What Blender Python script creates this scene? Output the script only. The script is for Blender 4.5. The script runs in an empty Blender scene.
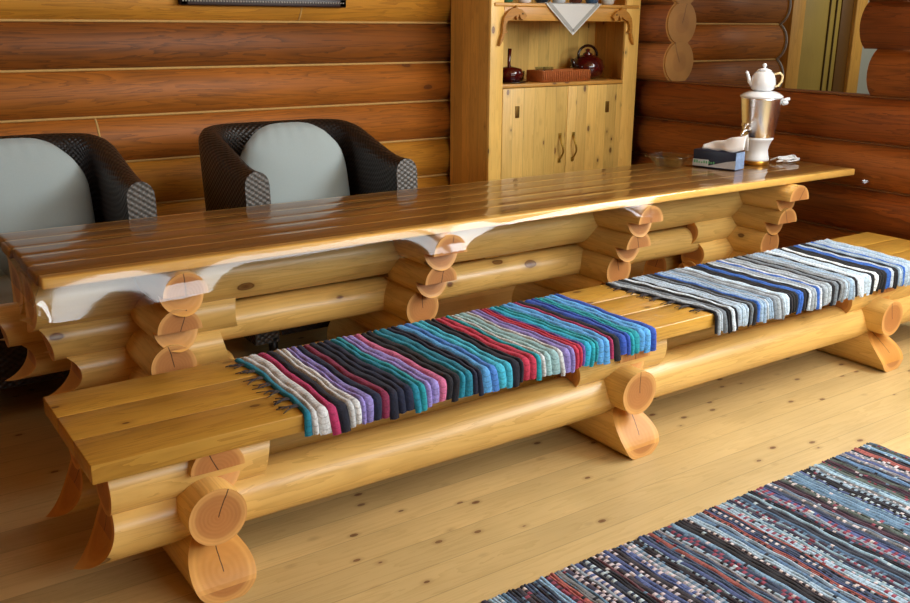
import bpy, bmesh, math, random
from mathutils import Vector, Matrix
from math import sin, cos, pi, sqrt
random.seed(7)
S = bpy.context.scene
COL = S.collection

# ------------------------------------------------------------------ helpers
def hx(h):
    h = h.lstrip('#'); c = [int(h[i:i+2], 16)/255 for i in (0, 2, 4)]
    return tuple((x/12.92 if x <= .04045 else ((x+.055)/1.055)**2.4) for x in c) + (1,)

class MB:
    """collects geometry; build() links it as one mesh object"""
    def __init__(s): s.v = []; s.f = []; s.m = []; s.sm = []; s.col = []; s.uv = []
    def add(s, verts, faces, mat=0, smooth=False, col=None, uv=None):
        b = len(s.v); s.v += [tuple(p) for p in verts]
        for k, f in enumerate(faces):
            s.f.append([b+i for i in f]); s.m.append(mat if isinstance(mat, int) else mat[k]); s.sm.append(smooth)
            s.col.append((1, 1, 1, 1) if col is None else (col if len(col) == 4 and not isinstance(col[0], tuple) else col[k]))
            s.uv.append(None if uv is None else [uv[i] for i in f])
        return s
    def box(s, x0, x1, y0, y1, z0, z1, bev=0, mat=0, seg=2, mtx=None):
        bm = bmesh.new(); bmesh.ops.create_cube(bm, size=1)
        for v in bm.verts:
            v.co = Vector(((x0+x1)/2+v.co.x*(x1-x0), (y0+y1)/2+v.co.y*(y1-y0), (z0+z1)/2+v.co.z*(z1-z0)))
        if bev: bmesh.ops.bevel(bm, geom=bm.edges[:], offset=bev, segments=seg, profile=.5, affect='EDGES')
        if mtx is not None: bm.transform(mtx)
        bm.verts.index_update()
        s.add([v.co[:] for v in bm.verts], [[v.index for v in f.verts] for f in bm.faces], mat, bool(bev)); bm.free(); return s
    def lathe(s, prof, n=28, c=(0, 0, 0), mat=0, cap=True):
        V = []; F = []
        for r, z in prof:
            for k in range(n):
                a = 2*pi*k/n; V.append((c[0]+r*cos(a), c[1]+r*sin(a), c[2]+z))
        for i in range(len(prof)-1):
            for k in range(n):
                a = i*n+k; b = i*n+(k+1) % n; F.append((a, b, b+n, a+n))
        if cap:
            if prof[0][0] > 1e-4: F.append(tuple(range(n-1, -1, -1)))
            if prof[-1][0] > 1e-4: F.append(tuple((len(prof)-1)*n+k for k in range(n)))
        return s.add(V, F, mat, True)
    def tube(s, pts, r, n=8, mat=0, cap=True):
        pts = [Vector(p) for p in pts]; V = []; F = []; up = None
        for i, p in enumerate(pts):
            t = (pts[min(i+1, len(pts)-1)]-pts[max(i-1, 0)]).normalized()
            if up is None:
                up = Vector((0, 0, 1)) if abs(t.z) < .9 else Vector((1, 0, 0))
            a = t.cross(up).normalized(); up = a.cross(t).normalized()
            rr = r[i] if isinstance(r, (list, tuple)) else r
            for k in range(n):
                g = 2*pi*k/n; V.append(p+a*rr*cos(g)+up*rr*sin(g))
        for i in range(len(pts)-1):
            for k in range(n):
                a = i*n+k; b = i*n+(k+1) % n; F.append((a, b, b+n, a+n))
        if cap: F.append(tuple(range(n-1, -1, -1))); F.append(tuple((len(pts)-1)*n+k for k in range(n)))
        return s.add(V, F, mat, True)
    def grid(s, fn, nu, nv, mat=0, smooth=True, uvfn=None, wrapu=False):
        V = [fn(i/nu, j/nv) for j in range(nv+1) for i in range(nu+(0 if wrapu else 1))]
        w = nu if wrapu else nu+1; F = []
        for j in range(nv):
            for i in range(nu):
                a = j*w+i; b = j*w+(i+1) % w; F.append((a, b, b+w, a+w))
        uv = None
        if uvfn: uv = [uvfn(i/nu, j/nv) for j in range(nv+1) for i in range(w)]
        return s.add(V, F, mat, smooth, None, uv)
    def prism(s, outline, y0, y1, mat=0):
        n = len(outline)
        V = [(x, y0, z) for x, z in outline]+[(x, y1, z) for x, z in outline]
        F = [tuple(range(n)), tuple(range(2*n-1, n-1, -1))]+[((i+1) % n, i, n+i, n+(i+1) % n) for i in range(n)]
        return s.add(V, F, mat)
    def build(s, name, mats, parent=None, loc=(0, 0, 0), rz=0):
        me = bpy.data.meshes.new(name); me.from_pydata(s.v, [], s.f)
        for m in (mats if isinstance(mats, (list, tuple)) else [mats]): me.materials.append(m)
        me.polygons.foreach_set('material_index', s.m); me.polygons.foreach_set('use_smooth', s.sm)
        if any(c != (1, 1, 1, 1) for c in s.col):
            ca = me.color_attributes.new('tint', 'FLOAT_COLOR', 'CORNER'); buf = []
            for p, c in zip(me.polygons, s.col): buf += list(c)*p.loop_total
            ca.data.foreach_set('color', buf)
        if any(u is not None for u in s.uv):
            ul = me.uv_layers.new(name='weave'); buf = []
            for p, u in zip(me.polygons, s.uv):
                for k in range(p.loop_total): buf += list(u[k]) if u else [0, 0]
            ul.data.foreach_set('uv', buf)
        me.update(); o = bpy.data.objects.new(name, me); COL.objects.link(o)
        o.location = loc; o.rotation_euler = (0, 0, rz)
        if parent: o.parent = parent
        return o

def tag(o, label, cat, group=None):
    o['label'] = label; o['category'] = cat
    if group: o['group'] = group
    return o
def thing(name, label, cat, loc=(0, 0, 0), rz=0, group=None):
    o = bpy.data.objects.new(name, None); COL.objects.link(o); o.location = loc; o.rotation_euler = (0, 0, rz)
    o.empty_display_size = .1
    return tag(o, label, cat, group)
def structure(o): o['kind'] = 'structure'; return o
def copy_tree(o, parent=None):
    c = o.copy(); COL.objects.link(c); c.parent = parent
    for ch in [k for k in S.objects if k.parent == o]: copy_tree(ch, c)
    return c

# ------------------------------------------------------------------ materials
def newmat(name):
    m = bpy.data.materials.new(name); m.use_nodes = True; nt = m.node_tree
    b = nt.nodes['Principled BSDF']; return m, nt, b
def N(nt, t, **k):
    n = nt.nodes.new(t)
    for a, v in k.items():
        if a in n.inputs: n.inputs[a].default_value = v
        else: setattr(n, a, v)
    return n
def L(nt, a, b): nt.links.new(a, b)
def math_n(nt, op, a, b=None, c=None):
    n = nt.nodes.new('ShaderNodeMath'); n.operation = op
    for i, v in enumerate((a, b, c)):
        if v is None: continue
        if hasattr(v, 'is_output'): L(nt, v, n.inputs[i])
        else: n.inputs[i].default_value = v
    return n.outputs[0]
def mix(nt, fac, a, b, mode='MIX'):
    n = nt.nodes.new('ShaderNodeMix'); n.data_type = 'RGBA'; n.blend_type = mode
    for i, v in ((0, fac), (6, a), (7, b)):
        if hasattr(v, 'is_output'): L(nt, v, n.inputs[i])
        else: n.inputs[i].default_value = v
    return n.outputs[2]
def ramp(nt, fac, stops):
    n = nt.nodes.new('ShaderNodeValToRGB'); e = n.color_ramp.elements
    while len(e) < len(stops): e.new(.5)
    for x, (p, c) in zip(e, stops): x.position = p; x.color = c
    L(nt, fac, n.inputs[0]); return n.outputs[0]
def bump(nt, b, h, strength=.2, dist=.01):
    n = nt.nodes.new('ShaderNodeBump'); n.inputs['Strength'].default_value = strength; n.inputs['Distance'].default_value = dist
    L(nt, h, n.inputs['Height']); L(nt, n.outputs[0], b.inputs['Normal']); return n

def wood(name, light, dark, knot='#5c2c10', axis=0, rough=.38, coat=.25, scale=1., knots=.10, kscale=6., planks=None, grain=.55, vary=.12):
    """pine: long-grain streaks along the given local axis, oval knots, optional plank seams (axis, width)"""
    m, nt, b = newmat(name)
    tc = N(nt, 'ShaderNodeTexCoord'); oi = N(nt, 'ShaderNodeObjectInfo')
    off = N(nt, 'ShaderNodeVectorMath', operation='SCALE'); off.inputs[0].default_value = (13.1, 7.7, 5.3); L(nt, oi.outputs['Random'], off.inputs['Scale'])
    ad = N(nt, 'ShaderNodeVectorMath', operation='ADD'); L(nt, tc.outputs['Object'], ad.inputs[0]); L(nt, off.outputs[0], ad.inputs[1])
    vec = ad.outputs[0]
    seam = None
    if planks:
        pax, pw = planks
        sp = N(nt, 'ShaderNodeSeparateXYZ'); L(nt, tc.outputs['Object'], sp.inputs[0])
        q = math_n(nt, 'DIVIDE', sp.outputs[pax], pw); fl = math_n(nt, 'FLOOR', q); fr = math_n(nt, 'FRACT', q)
        wn = N(nt, 'ShaderNodeTexWhiteNoise', noise_dimensions='1D'); L(nt, fl, wn.inputs['W'])
        sc = N(nt, 'ShaderNodeVectorMath', operation='SCALE'); L(nt, wn.outputs['Color'], sc.inputs[0]); sc.inputs['Scale'].default_value = 9.
        a2 = N(nt, 'ShaderNodeVectorMath', operation='ADD'); L(nt, vec, a2.inputs[0]); L(nt, sc.outputs[0], a2.inputs[1]); vec = a2.outputs[0]
        d = math_n(nt, 'ABSOLUTE', math_n(nt, 'SUBTRACT', fr, .5)); seam = math_n(nt, 'GREATER_THAN', d, .5-.0016/pw)
        pv = wn.outputs['Value']
    s = [11*scale]*3; s[axis] = .7*scale
    mp = N(nt, 'ShaderNodeMapping'); L(nt, vec, mp.inputs[0]); mp.inputs['Scale'].default_value = s
    n1 = N(nt, 'ShaderNodeTexNoise'); n1.inputs['Scale'].default_value = 1.6; n1.inputs['Detail'].default_value = 5; n1.inputs['Distortion'].default_value = .6
    L(nt, mp.outputs[0], n1.inputs['Vector'])
    rings = math_n(nt, 'FRACT', math_n(nt, 'MULTIPLY', n1.outputs['Fac'], 9.))
    rings = math_n(nt, 'POWER', rings, 2.2)
    s2 = [90*scale]*3; s2[axis] = 3*scale
    mp2 = N(nt, 'ShaderNodeMapping'); L(nt, vec, mp2.inputs[0]); mp2.inputs['Scale'].default_value = s2
    n2 = N(nt, 'ShaderNodeTexNoise'); n2.inputs['Scale'].default_value = 1.; n2.inputs['Detail'].default_value = 3; L(nt, mp2.outputs[0], n2.inputs['Vector'])
    g = math_n(nt, 'MULTIPLY', rings, grain); g = math_n(nt, 'ADD', g, math_n(nt, 'MULTIPLY', math_n(nt, 'SUBTRACT', n2.outputs['Fac'], .5), .5*grain))
    c = mix(nt, g, hx(light), hx(dark))
    n3 = N(nt, 'ShaderNodeTexNoise'); n3.inputs['Scale'].default_value = 2.2; L(nt, vec, n3.inputs['Vector'])
    v = math_n(nt, 'ADD', math_n(nt, 'MULTIPLY', n3.outputs['Fac'], .5), .75)
    rr = math_n(nt, 'ADD', math_n(nt, 'MULTIPLY', oi.outputs['Random'], vary*2), 1-vary)
    v = math_n(nt, 'MULTIPLY', v, rr)
    if planks: v = math_n(nt, 'MULTIPLY', v, math_n(nt, 'ADD', math_n(nt, 'MULTIPLY', pv, .26), .87))
    hs = N(nt, 'ShaderNodeHueSaturation'); L(nt, v, hs.inputs['Value']); L(nt, c, hs.inputs['Color']); c = hs.outputs[0]
    s3 = [kscale]*3; s3[axis] = kscale*.55
    mp3 = N(nt, 'ShaderNodeMapping'); L(nt, vec, mp3.inputs[0]); mp3.inputs['Scale'].default_value = s3
    vo = N(nt, 'ShaderNodeTexVoronoi'); vo.inputs['Scale'].default_value = 1.; vo.inputs['Randomness'].default_value = 1.
    L(nt, mp3.outputs[0], vo.inputs['Vector'])
    wob = math_n(nt, 'ADD', vo.outputs['Distance'], math_n(nt, 'MULTIPLY', math_n(nt, 'SUBTRACT', n2.outputs['Fac'], .5), .04))
    kf = ramp(nt, wob, [(0, (1, 1, 1, 1)), (knots*.75, (.75, .75, .75, 1)), (knots*.95, (.95, .95, .95, 1)), (knots*1.1, (.25, .25, .25, 1)), (knots*2.2, (0, 0, 0, 1))])
    c = mix(nt, kf, c, hx(knot))
    if seam is not None: c = mix(nt, math_n(nt, 'MULTIPLY', seam, .28), c, hx('#2a1608'))
    L(nt, c, b.inputs['Base Color']); b.inputs['Roughness'].default_value = rough
    b.inputs['Coat Weight'].default_value = coat; b.inputs['Coat Roughness'].default_value = .22
    bump(nt, b, g, .12, .004)
    return m

def endgrain(name, light, dark, ring=95., rough=.5, heart=None):
    m, nt, b = newmat(name)
    tc = N(nt, 'ShaderNodeTexCoord'); sp = N(nt, 'ShaderNodeSeparateXYZ'); L(nt, tc.outputs['Object'], sp.inputs[0])
    n = N(nt, 'ShaderNodeTexNoise'); n.inputs['Scale'].default_value = 9; n.inputs['Detail'].default_value = 3; L(nt, tc.outputs['Object'], n.inputs['Vector'])
    oi = N(nt, 'ShaderNodeObjectInfo')
    r = math_n(nt, 'SQRT', math_n(nt, 'ADD', math_n(nt, 'POWER', sp.outputs[1], 2.), math_n(nt, 'POWER', sp.outputs[2], 2.)))
    r2 = math_n(nt, 'ADD', r, math_n(nt, 'MULTIPLY', n.outputs['Fac'], .012))
    w = math_n(nt, 'ADD', math_n(nt, 'MULTIPLY', math_n(nt, 'SINE', math_n(nt, 'MULTIPLY', r2, ring*6.283)), .5), .5)
    c = mix(nt, math_n(nt, 'MULTIPLY', w, .28), hx(light), hx(dark))
    c = mix(nt, ramp(nt, r2, [(0, (.8, .8, .8, 1)), (.064, (.7, .7, .7, 1)), (.076, (0, 0, 0, 1))]), c, hx(heart or dark))
    # drying check: thin radial split on the upper side
    at = math_n(nt, 'ARCTAN2', sp.outputs[1], sp.outputs[2])
    at = math_n(nt, 'ADD', at, math_n(nt, 'MULTIPLY', math_n(nt, 'SUBTRACT', n.outputs['Fac'], .5), .5))
    sl = math_n(nt, 'SUBTRACT', oi.outputs['Random'], .5)
    d = math_n(nt, 'ABSOLUTE', math_n(nt, 'MULTIPLY', math_n(nt, 'SUBTRACT', at, sl), r))
    ck = math_n(nt, 'LESS_THAN', d, .0016)
    c = mix(nt, math_n(nt, 'MULTIPLY', ck, .85), c, hx('#2a1206'))
    hs = N(nt, 'ShaderNodeHueSaturation'); L(nt, c, hs.inputs['Color']); L(nt, math_n(nt, 'ADD', math_n(nt, 'MULTIPLY', n.outputs['Fac'], .5), .75), hs.inputs['Value'])
    L(nt, hs.outputs[0], b.inputs['Base Color']); b.inputs['Roughness'].default_value = rough
    bump(nt, b, w, .08, .003)
    return m

def plain(name, col, rough=.5, metal=0., coat=0., noise=0., nscale=30., bumps=0.):
    m, nt, b = newmat(name); b.inputs['Roughness'].default_value = rough; b.inputs['Metallic'].default_value = metal; b.inputs['Coat Weight'].default_value = coat
    tc = N(nt, 'ShaderNodeTexCoord'); n = N(nt, 'ShaderNodeTexNoise'); n.inputs['Scale'].default_value = nscale; n.inputs['Detail'].default_value = 4
    L(nt, tc.outputs['Object'], n.inputs['Vector'])
    hs = N(nt, 'ShaderNodeHueSaturation'); hs.inputs['Color'].default_value = hx(col)
    L(nt, math_n(nt, 'ADD', math_n(nt, 'MULTIPLY', n.outputs['Fac'], 2*noise), 1-noise), hs.inputs['Value'])
    L(nt, hs.outputs[0], b.inputs['Base Color'])
    if bumps: bump(nt, b, n.outputs['Fac'], bumps, .004)
    return m

M = {}
M['log'] = wood('pine log', '#e6bc6c', '#bd8f42', axis=0, knots=.10, kscale=5.5, grain=.5, rough=.38)
M['end'] = endgrain('pine end grain', '#dda660', '#b67a3c', heart='#ab6a36')
M['cut'] = endgrain('pine cut face', '#dfa552', '#b97a30', heart='#c98a3c', ring=60)
M['seat'] = wood('bench board pine', '#cf9f42', '#98641c', axis=0, knots=.10, kscale=9.5, rough=.33, coat=.35, grain=.5)
M['top'] = wood('brown table board', '#8e6228', '#603e16', axis=0, knots=.06, kscale=6, rough=.4, coat=.2, grain=.6)
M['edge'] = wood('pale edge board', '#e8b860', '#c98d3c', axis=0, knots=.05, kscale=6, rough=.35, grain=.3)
M['wall_a'] = wood('red brown wall log', '#8e5012', '#4e2a08', axis=0, knots=.06, kscale=4, rough=.6, coat=.0, grain=.75, scale=.9)
M['wall_b'] = wood('orange wall log', '#b4691c', '#70400e', axis=0, knots=.07, kscale=4, rough=.6, coat=.0, grain=.7, scale=.9)
M['wall_c'] = wood('honey wall log', '#cf8e2a', '#925812', axis=0, knots=.07, kscale=4, rough=.6, coat=.0, grain=.6, scale=.9)
M['wall_r'] = wood('dark red wall log', '#7d3610', '#431704', axis=1, knots=.06, kscale=4, rough=.6, coat=.0, grain=.7, scale=.9)
M['wall_x'] = wood('brown partition log', '#9c5c20', '#5a300c', axis=0, knots=.06, kscale=4, rough=.6, coat=.0, grain=.7, scale=.9)
M['caulk_dark'] = plain('dark jute caulk', '#7a4a1e', .8, noise=.2, nscale=60)
M['caulk'] = plain('jute caulk', '#cba25e', .8, noise=.2, nscale=60)
M['wallend'] = endgrain('wall log end', '#b98544', '#92602a', heart='#a8743a')
M['floor'] = wood('pale floor board', '#d2b880', '#b09258', axis=0, knots=.085, kscale=11, rough=.36, coat=.15, grain=.35, planks=(1, .125), vary=0)
M['ceiling'] = wood('ceiling board', '#d3a25a', '#a8732f', axis=0, knots=.08, kscale=6, rough=.5, coat=0, grain=.35, planks=(1, .14), vary=0)
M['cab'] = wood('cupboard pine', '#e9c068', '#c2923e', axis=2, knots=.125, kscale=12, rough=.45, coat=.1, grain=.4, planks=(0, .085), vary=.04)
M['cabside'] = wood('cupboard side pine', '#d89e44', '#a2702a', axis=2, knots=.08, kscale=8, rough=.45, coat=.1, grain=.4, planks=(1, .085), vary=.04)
M['cabflat'] = wood('cupboard frame pine', '#eabf66', '#c4943e', axis=2, knots=.08, kscale=7, rough=.45, coat=.1, grain=.35)
M['cabrail'] = wood('cupboard rail pine', '#d49c48', '#a87028', axis=0, knots=.06, kscale=7, rough=.45, coat=.1, grain=.35)
M['fish'] = wood('carved fish pine', '#c0842e', '#8e5818', axis=0, knots=.04, kscale=7, rough=.5, coat=.05, grain=.4)
M['postpine'] = wood('door post pine', '#d8a348', '#a36a20', axis=2, knots=.10, kscale=8, rough=.5, coat=.05, grain=.4)
M['doorpanel'] = wood('ochre door panel', '#b59a48', '#a08436', axis=2, knots=.02, kscale=5, rough=.5, coat=0, grain=.25)
M['doordark'] = plain('brown door strip', '#6a4714', .5, noise=.1)
M['groove'] = plain('dark groove', '#54421a', .7)
M['pale'] = plain('pale plaster', '#aeb2a8', .8, noise=.05)
M['white_china'] = plain('white china', '#e6e9ec', .18, coat=.5)
M['white_plastic'] = plain('white plastic', '#dfe3e6', .35)
M['cream'] = plain('cream glaze', '#e6cf9c', .25)
M['gold'] = plain('gold foot', '#b98a3a', .3, metal=.9)
M['brass'] = plain('brass', '#b08d3c', .35, metal=.85)
M['brass_dark'] = plain('aged brass', '#7a5a22', .45, metal=.7)
M['black_plastic'] = plain('black plastic', '#17130f', .4)
M['redpot'] = plain('dark red glaze', '#4a0d0c', .15, coat=.6, noise=.1, nscale=8)
M['darkpot'] = plain('dark brown glaze', '#2a120c', .2, coat=.5)
M['basket'] = plain('woven straw', '#b5642a', .7, noise=.35, nscale=90, bumps=.4)
M['navy'] = plain('navy card', '#141d33', .4, noise=.3, nscale=25)
M['bluecard'] = plain('pale blue print', '#7d95b8', .45, noise=.5, nscale=70)
M['greyprint'] = plain('pale grey print', '#b7bcc0', .5, noise=.2, nscale=60)
M['green'] = plain('green print', '#54a06c', .5)
M['tissue'] = plain('white tissue', '#e8e8e8', .85, noise=.04, bumps=.2)
M['lace'] = plain('white lace cloth', '#dcdcd8', .85, noise=.05, nscale=120)
M['lace_grey'] = plain('grey lace band', '#a9a9a4', .85, noise=.1, nscale=160)
M['cushion'] = plain('grey blue cushion cloth', '#a6b3b3', .85, noise=.07, nscale=240, bumps=.06)
M['fringe'] = plain('grey cotton thread', '#3b3638', .9, noise=.4, nscale=80)
M['frame_dark'] = plain('dark picture frame', '#2a120b', .4, noise=.2)
M['frame_lip'] = plain('silver beading', '#8a8074', .4, metal=.5)
M['picture'] = plain('dark picture', '#3a2c1c', .5, noise=.6, nscale=6)
M['steel'] = None
m, nt, b = newmat('brushed steel'); b.inputs['Metallic'].default_value = 1; b.inputs['Base Color'].default_value = (.88, .89, .9, 1); b.inputs['Roughness'].default_value = .24
b.inputs['Anisotropic'].default_value = .5; M['steel'] = m
m, nt, b = newmat('chrome'); b.inputs['Metallic'].default_value = 1; b.inputs['Base Color'].default_value = (.85, .85, .85, 1); b.inputs['Roughness'].default_value = .08; M['chrome'] = m
m, nt, b = newmat('clear glass'); b.inputs['Transmission Weight'].default_value = 1; b.inputs['Roughness'].default_value = .02; b.inputs['IOR'].default_value = 1.45
b.inputs['Base Color'].default_value = (.93, .97, .96, 1); M['glass'] = m
def schlick(nt, f0, normal=None):
    g = N(nt, 'ShaderNodeNewGeometry'); d = N(nt, 'ShaderNodeVectorMath', operation='DOT_PRODUCT')
    L(nt, normal if normal is not None else g.outputs['Normal'], d.inputs[0]); L(nt, g.outputs['Incoming'], d.inputs[1])
    c = math_n(nt, 'SUBTRACT', 1., math_n(nt, 'ABSOLUTE', d.outputs['Value']))
    return math_n(nt, 'ADD', math_n(nt, 'MULTIPLY', math_n(nt, 'POWER', c, 5.), 1-f0), f0)
# clear vinyl film: see-through with a Fresnel gloss and slight puckers
m, nt, b = newmat('clear vinyl'); nt.nodes.remove(b); out = [n for n in nt.nodes if n.type == 'OUTPUT_MATERIAL'][0]
tr = N(nt, 'ShaderNodeBsdfTransparent'); tr.inputs[0].default_value = (.97, .97, .96, 1)
gl = N(nt, 'ShaderNodeBsdfGlossy'); gl.inputs['Roughness'].default_value = .085
tc = N(nt, 'ShaderNodeTexCoord'); mp = N(nt, 'ShaderNodeMapping'); mp.inputs['Scale'].default_value = (6, 14, 14); L(nt, tc.outputs['Object'], mp.inputs[0])
nz = N(nt, 'ShaderNodeTexNoise'); nz.inputs['Scale'].default_value = 1.; nz.inputs['Detail'].default_value = 3; L(nt, mp.outputs[0], nz.inputs['Vector'])
bp = N(nt, 'ShaderNodeBump'); bp.inputs['Strength'].default_value = .10; bp.inputs['Distance'].default_value = .005; L(nt, nz.outputs['Fac'], bp.inputs['Height'])
L(nt, bp.outputs[0], gl.inputs['Normal'])
mx = N(nt, 'ShaderNodeMixShader'); L(nt, schlick(nt, .056, bp.outputs[0]), mx.inputs[0]); L(nt, tr.outputs[0], mx.inputs[1]); L(nt, gl.outputs[0], mx.inputs[2]); L(nt, mx.outputs[0], out.inputs[0])
M['film'] = m
m, nt, b = newmat('thin clear glass'); nt.nodes.remove(b); out = [n for n in nt.nodes if n.type == 'OUTPUT_MATERIAL'][0]
tr = N(nt, 'ShaderNodeBsdfTransparent'); tr.inputs[0].default_value = (.90, .94, .93, 1); gl = N(nt, 'ShaderNodeBsdfGlossy'); gl.inputs['Roughness'].default_value = .04
mx = N(nt, 'ShaderNodeMixShader'); L(nt, schlick(nt, .16), mx.inputs[0]); L(nt, tr.outputs[0], mx.inputs[1]); L(nt, gl.outputs[0], mx.inputs[2]); L(nt, mx.outputs[0], out.inputs[0])
M['glass'] = m
# rattan: over-under weave on the weave UVs (metres)
def rattan(name, lo, hi):
    m, nt, b = newmat(name); uv = N(nt, 'ShaderNodeUVMap', uv_map='weave'); sp = N(nt, 'ShaderNodeSeparateXYZ'); L(nt, uv.outputs[0], sp.inputs[0])
    u = math_n(nt, 'SINE', math_n(nt, 'MULTIPLY', sp.outputs[0], pi/.017)); w = math_n(nt, 'SINE', math_n(nt, 'MULTIPLY', sp.outputs[1], pi/.012))
    h = math_n(nt, 'ADD', math_n(nt, 'MULTIPLY', math_n(nt, 'MULTIPLY', u, w), .5), .5)
    nz = N(nt, 'ShaderNodeTexNoise'); nz.inputs['Scale'].default_value = 60; L(nt, uv.outputs[0], nz.inputs['Vector'])
    c = mix(nt, math_n(nt, 'MULTIPLY', h, nz.outputs['Fac']), hx(lo), hx(hi)); L(nt, c, b.inputs['Base Color'])
    b.inputs['Roughness'].default_value = .42; bump(nt, b, h, .6, .006); return m
M['rattan'] = rattan('dark rattan', '#110a07', '#3a2e26')
M['rattan_lit'] = rattan('lit dark rattan', '#3e3a35', '#7d766e')  # same dark rattan, light on the arm fronts put into its colour
# rag weave: colour of each rag strip is stored on the faces
def ragmat(name, rib):
    m, nt, b = newmat(name); at = N(nt, 'ShaderNodeAttribute', attribute_name='tint'); tc = N(nt, 'ShaderNodeTexCoord')
    nz = N(nt, 'ShaderNodeTexNoise'); nz.inputs['Scale'].default_value = 130; nz.inputs['Detail'].default_value = 3; L(nt, tc.outputs['Object'], nz.inputs['Vector'])
    nb = N(nt, 'ShaderNodeTexNoise'); nb.inputs['Scale'].default_value = 34; L(nt, tc.outputs['Object'], nb.inputs['Vector'])
    sp = N(nt, 'ShaderNodeSeparateXYZ'); L(nt, tc.outputs['Object'], sp.inputs[0])
    yz = math_n(nt, 'SUBTRACT', sp.outputs[1], sp.outputs[2])
    st = math_n(nt, 'GREATER_THAN', math_n(nt, 'SINE', math_n(nt, 'MULTIPLY', yz, 2*pi/rib)), .86)
    hs = N(nt, 'ShaderNodeHueSaturation'); L(nt, at.outputs['Color'], hs.inputs['Color'])
    v = math_n(nt, 'ADD', math_n(nt, 'MULTIPLY', nz.outputs['Fac'], .9), .55)
    v = math_n(nt, 'MULTIPLY', v, math_n(nt, 'ADD', math_n(nt, 'MULTIPLY', nb.outputs['Fac'], .6), .7)); L(nt, v, hs.inputs['Value'])
    c = mix(nt, math_n(nt, 'MULTIPLY', st, .28), hs.outputs[0], hx('#14141c'))
    L(nt, c, b.inputs['Base Color']); b.inputs['Roughness'].default_value = .9; b.inputs['Sheen Weight'].default_value = .03
    bump(nt, b, nz.outputs['Fac'], .5, .004); return m
M['rag'] = ragmat('rag weave', .017)

# ------------------------------------------------------------------ camera
CAM = (-0.4457, -2.2035, 1.4865); YAW, PITCH, ROLL, F = 0.6049, 0.2913, 0.0071, 934.468
fwd = Vector((sin(YAW), cos(YAW), 0)); rgt = Vector((cos(YAW), -sin(YAW), 0)); upv = Vector((0, 0, 1))
f2 = fwd*cos(PITCH)-upv*sin(PITCH); u2 = upv*cos(PITCH)+fwd*sin(PITCH)
r3 = rgt*cos(ROLL)+u2*sin(ROLL); u3 = u2*cos(ROLL)-rgt*sin(ROLL)
cd = bpy.data.cameras.new('camera'); cam = bpy.data.objects.new('camera', cd); COL.objects.link(cam)
mt = Matrix((r3, u3, -f2)).transposed().to_4x4(); mt.translation = CAM; cam.matrix_world = mt
cd.sensor_width = 36; cd.lens = 36*F/910; cd.clip_start = .05; S.camera = cam

# ------------------------------------------------------------------ logs
def log(name, parent, start, length, axis, r, end0=None, end1=None, ztop=None, zbot=None, mats=None, extra=(), label=None, taper=0., zs=1.):
    """a log along +X ('X') or toward -Y ('Y'); end0/end1 give the cut offset as a function of z/r"""
    mats = mats or [M['log'], M['end'], M['cut']]
    end0 = end0 or (lambda q: 0); end1 = end1 or (lambda q: 0)
    qs = sorted(set([round(-cos(pi*k/22), 5) for k in range(23)]+list(extra)))
    nq = len(qs); V = []; F = []; Mi = []
    ns = max(2, int(length/.12)); rnd = random.Random(len(name)*31+int(1000*(start[0]+start[1]*3+start[2]*7)))
    ph = [rnd.uniform(0, 6.28) for _ in range(4)]
    ring = 2*nq-2
    # going round: right side (y>0) bottom -> top, then left side top -> bottom
    idx = list(range(nq))+list(range(nq-2, 0, -1)); side = [1]*nq+[-1]*(nq-2)
    for i in range(ns+1):
        t = i/ns
        for k, sgn in zip(idx, side):
            q = qs[k]; e0 = end0(q); e1 = end1(q)
            x = (e0*(1-t) if t < .5 else 0)+t*length+(e1*t if t >= .5 else 0)
            if ns == 2 or True:
                x = e0+(length+e1-e0)*t
            rr = r*(1+taper*(t-.5))*(1+.012*sin(3*x+ph[0])+.008*sin(7*x+ph[1]+2*q*sgn))
            y = sgn*sqrt(max(0, 1-q*q))*rr; z = q*rr*zs
            if ztop is not None: z = min(z, ztop)
            if zbot is not None: z = max(z, zbot)
            V.append((x, y, z))
    for i in range(ns):
        for k in range(ring):
            a = i*ring+k; b = i*ring+(k+1) % ring; F.append((a, b, b+ring, a+ring)); Mi.append(0)
    nsm = len(F)
    def cap(base, flip, fn):
        for k in range(nq-1):
            # duplicated vertices keep the rim crisp
            a, b2 = k, k+1
            la = (ring-k) % ring; lb = (ring-k-1) % ring if k+1 < nq-1 else nq-1
            ids = [base+a, base+b2, base+lb, base+la]
            pts = []
            for j in ids:
                if not pts or (Vector(V[j])-Vector(V[pts[-1]])).length > 1e-6: pts.append(j)
            if len(pts) > 2 and (Vector(V[pts[0]])-Vector(V[pts[-1]])).length < 1e-6: pts.pop()
            if len(pts) < 3: continue
            off = len(V); V.extend(V[j] for j in pts); f = tuple(range(off, off+len(pts)))
            steep = abs(fn(qs[k+1])-fn(qs[k])) > .35*abs(qs[k+1]-qs[k])*r
            F.append(f[::-1] if flip else f); Mi.append(2 if steep else 1)
    cap(0, False, end0); cap(ns*ring, True, end1)
    mb = MB(); mb.add(V, F, Mi, True)
    for k in range(nsm, len(F)): mb.sm[k] = False
    o = mb.build(name, mats, parent, start, 0 if axis == 'X' else -pi/2)
    if label: o['label'] = label
    return o
def mouth(s, lip):                     # upper half-disc, undercut below, lip at the bottom
    def f(q):
        if q >= 0: return 0
        t = -q
        return -s*(1-t)**.75-lip*t**1.5
    return f
def foot(d):                           # bottom log: sloping outward to a blunt toe
    def f(q):
        t = min(1, max(0, (.9-q)/1.35)); return -d*(1-t)**1.5 if t < 1 else 0
    return f
def scoop_low(R, sgn):                 # concave quarter round: deep at the top, tip at the bottom
    return lambda q: sgn*-R*sqrt(max(0, 1-((1-q)/2)**2)) if False else sgn*R*sqrt(max(0, 1-((q-1)/2)**2))
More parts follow.
